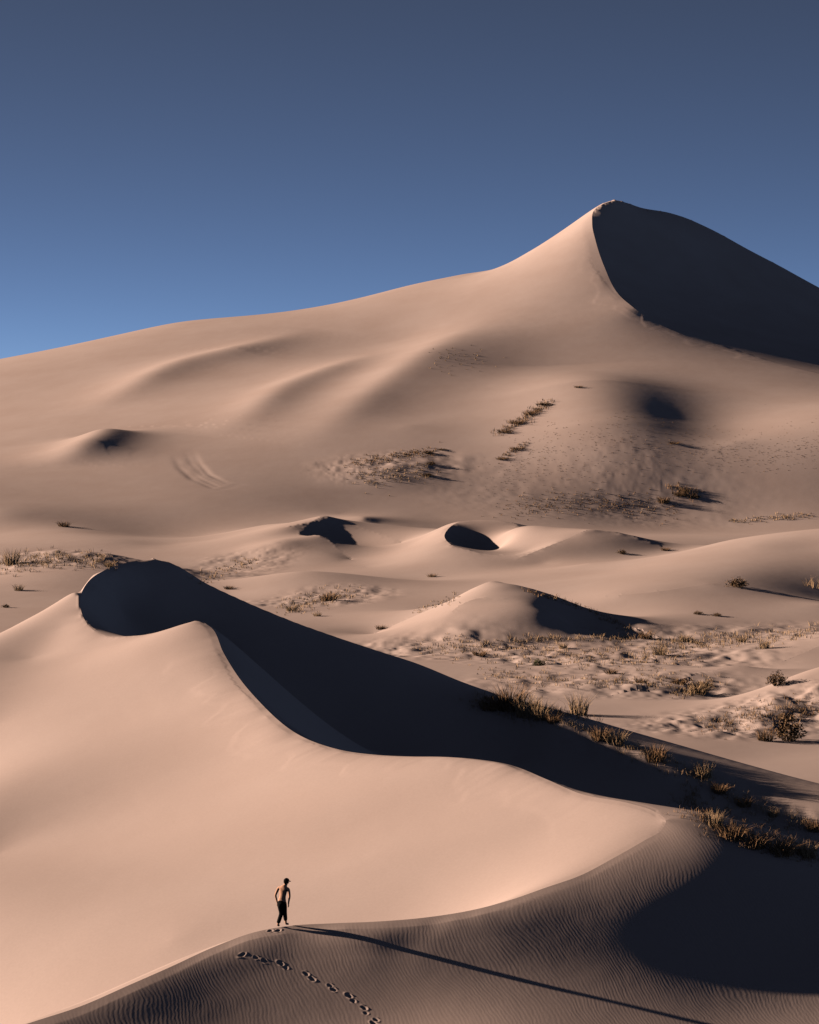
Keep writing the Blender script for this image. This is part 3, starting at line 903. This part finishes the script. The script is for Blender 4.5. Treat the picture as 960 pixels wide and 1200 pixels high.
# ------------------------------------------------------------------ the walker
def skin_mesh(V, E, rad, root, sub=2):
    """continuous surface round a skeleton of joints"""
    me = bpy.data.meshes.new('skel'); me.from_pydata(V, E, []); me.update()
    o = bpy.data.objects.new('skel', me); col.objects.link(o)
    md = o.modifiers.new('skin', 'SKIN'); md.use_smooth_shade = True
    sv = me.skin_vertices[0].data
    for i, r in enumerate(rad):
        sv[i].radius = r if isinstance(r, tuple) else (r, r)
        sv[i].use_root = (i == root)
    sd = o.modifiers.new('sub', 'SUBSURF'); sd.levels = sub; sd.render_levels = sub
    bpy.context.view_layer.update()
    out = bpy.data.meshes.new_from_object(o.evaluated_get(bpy.context.evaluated_depsgraph_get()))
    bpy.data.objects.remove(o)
    return out

def skeleton(J):
    """J: name -> (parent or None, position, radius)"""
    names = list(J); V = [J[n][1] for n in names]
    E = [(names.index(J[n][0]), i) for i, n in enumerate(names) if J[n][0]]
    return V, E, [J[n][2] for n in names]

body = {
 'pelvis': (None, (0, .0, .90), (.135, .10)),
 'waist': ('pelvis', (.0, .03, 1.05), (.125, .09)),
 'chest': ('waist', (.01, .07, 1.24), (.150, .105)),
 'collar': ('chest', (.03, .10, 1.39), (.105, .085)),
 'neck': ('collar', (.06, .13, 1.475), .055),
 'skull0': ('neck', (.085, .155, 1.535), .068),
 'skull1': ('skull0', (.10, .165, 1.61), (.082, .098)),
 'skull2': ('skull1', (.105, .165, 1.68), (.060, .07)),
 'shoulder_a': ('collar', (-.175, .075, 1.375), .062),
 'elbow_a': ('shoulder_a', (-.265, .0, 1.115), .044),
 'wrist_a': ('elbow_a', (-.235, .07, .875), .030),
 'palm_a': ('wrist_a', (-.225, .09, .80), (.040, .020)),
 'shoulder_b': ('collar', (.225, .085, 1.36), .062),
 'elbow_b': ('shoulder_b', (.305, .0, 1.11), .044),
 'wrist_b': ('elbow_b', (.225, .09, .885), .030),
 'palm_b': ('wrist_b', (.205, .115, .81), (.040, .020)),
 'hip_a': ('pelvis', (-.085, .0, .83), .098),
 'knee_a': ('hip_a', (-.045, .05, .47), .062),
 'ankle_a': ('knee_a', (-.125, -.10, .075), .040),
 'toe_a': ('ankle_a', (-.135, .06, .03), (.042, .026)),
 'hip_b': ('pelvis', (.085, .01, .83), .098),
 'knee_b': ('hip_b', (.035, .16, .48), .062),
 'ankle_b': ('knee_b', (.075, .17, .085), .040),
 'toe_b': ('ankle_b', (.095, .34, .05), (.042, .026)),
}
V, E, rad = skeleton(body)
parts = [skin_mesh(V, E, rad, 0)]
for sg, px, py, pz in ((-1, -.225, .09, .80), (1, .205, .115, .81)):
    for q in range(4):                                   # four curled fingers of unequal length
        off = (q-1.5)*.019
        ln = (.066, .078, .074, .058)[q]
        bx = px; by = py+off
        FV = [(bx, by, pz+.01), (bx+sg*.004, by+.002, pz-.045), (bx-sg*.004, by+.008, pz-.045-ln*.55), (bx-sg*.018, by+.016, pz-.045-ln)]
        parts.append(skin_mesh(FV, [(0, 1), (1, 2), (2, 3)], [.0095, .009, .0082, .007], 0, 1))
    FV = [(px, py+.02, pz+.015), (px-sg*.012, py+.045, pz-.012), (px-sg*.022, py+.056, pz-.045), (px-sg*.028, py+.058, pz-.072)]
    parts.append(skin_mesh(FV, [(0, 1), (1, 2), (2, 3)], [.012, .011, .0095, .008], 0, 1))   # thumb
def ball(c, r, sx=1, sy=1, sz=1):
    bm = bmesh.new(); bmesh.ops.create_icosphere(bm, subdivisions=2, radius=r)
    for v in bm.verts: v.co = Vector((v.co.x*sx, v.co.y*sy, v.co.z*sz)) + Vector(c)
    m = bpy.data.meshes.new('b'); bm.to_mesh(m); bm.free(); return m
hc = Vector((.10, .165, 1.60)); fw = Vector((.35, .93, -.12)).normalized(); sd = Vector((fw.y, -fw.x, 0)).normalized()
face = [ball(hc+fw*.108+Vector((0, 0, -.012)), .018, 1, 1, 1.4), ball(hc+fw*.092+Vector((0, 0, -.058)), .020, 1.3, .8, .45)]
for q in (-1, 1):
    face.append(ball(hc+sd*q*.088+Vector((0, 0, -.01)), .028, .45, .8, 1.2))
    face.append(ball(hc+fw*.094+sd*q*.033+Vector((0, 0, .012)), .013, 1, 1, .8))
def join(ms, name, mats, slots):
    bm = bmesh.new()
    for m, s_ in zip(ms, slots):
        n0 = len(bm.faces); bm.from_mesh(m); bm.faces.ensure_lookup_table()
        for f in bm.faces[n0:]: f.material_index = s_; f.smooth = True
    me = bpy.data.meshes.new(name); bm.to_mesh(me); bm.free()
    for m in mats: me.materials.append(m)
    return me
def flat_mat(name, c, var=.15, scale=18):
    return plant_mat(name, tuple(x*(1-var) for x in c), tuple(x*(1+var) for x in c), scale)
skin_m = flat_mat('skin', (.55, .31, .21), .08)
cloth_m = flat_mat('dark_cloth', (.016, .016, .017), .2)
cap_m = flat_mat('cap_cloth', (.014, .013, .014), .2)
hair_m = flat_mat('hair', (.018, .013, .010), .2, 40)
eye_m = flat_mat('eyes', (.05, .04, .035), .1)
me = join(parts+face, 'person', [skin_m, eye_m], [0]*len(parts)+[0, 0, 0, 1, 0, 1])
pu, pv = 330.5, 1086.0
pd_ = 91.97
person = bpy.data.objects.new('person', me); col.objects.link(person)
person.rotation_euler = (0, 0, R(-24))
person.location = ((pu-480)/F*pd_, pd_, ground(pu, pd_)-.015)
person['label'] = 'shirtless person in dark trousers and cap walking on the dune crest'
person['category'] = 'person'
tr = {
 'pelvis': (None, (0, .0, .93), (.152, .118)),
 'belt': ('pelvis', (0, .01, .985), (.142, .108)),
 'hip_a': ('pelvis', (-.085, .0, .80), .115),
 'knee_a': ('hip_a', (-.045, .05, .47), .085),
 'cuff_a': ('knee_a', (-.118, -.085, .115), .072),
 'hip_b': ('pelvis', (.085, .01, .80), .115),
 'knee_b': ('hip_b', (.035, .16, .48), .085),
 'cuff_b': ('knee_b', (.068, .168, .17), .072),
}
V, E, rad = skeleton(tr)
def child(name, me):
    o = bpy.data.objects.new(name, me); col.objects.link(o); o.parent = person
    return o
child('trousers', join([skin_mesh(V, E, rad, 0)], 'trousers', [cloth_m], [0]))
child('hair', join([ball(hc+Vector((0, -.012, .0))-fw*.018, .098, .92, 1.0, .95)], 'hair', [hair_m], [0]))
# cap: domed crown, flat curved brim pointing where the head looks
bm = bmesh.new()
bmesh.ops.create_uvsphere(bm, u_segments=24, v_segments=12, radius=.112)
bmesh.ops.delete(bm, geom=[v for v in bm.verts if v.co.z < -.012], context='VERTS')
for v in bm.verts: v.co = Vector((v.co.x*.93, v.co.y*1.02, v.co.z*.92)) + hc + Vector((0, 0, .035))
ring = []
for k in range(13):
    an = -1.1+2.2*k/12
    dr = (fw*math.cos(an)+sd*math.sin(an)); dr.z = 0
    r2 = .108+.075*math.cos(an*1.25)
    for rr_, dz in ((.098, .0), (r2, -.022)):
        for th in (.003, -.003):
            ring.append(bm.verts.new(hc+dr*rr_+Vector((0, 0, .03+dz+th))))
for k in range(12):
    a0 = ring[k*4:k*4+4]; a1 = ring[k*4+4:k*4+8]
    for q in ((0, 2), (3, 1), (2, 3), (1, 0)):
        bm.faces.new((a0[q[0]], a0[q[1]], a1[q[1]], a1[q[0]]))
for f in bm.faces: f.smooth = True
cme = bpy.data.meshes.new('cap'); bm.to_mesh(cme); bm.free(); cme.materials.append(cap_m)
child('cap', cme)
print('done', round(time.time()-T0, 1))
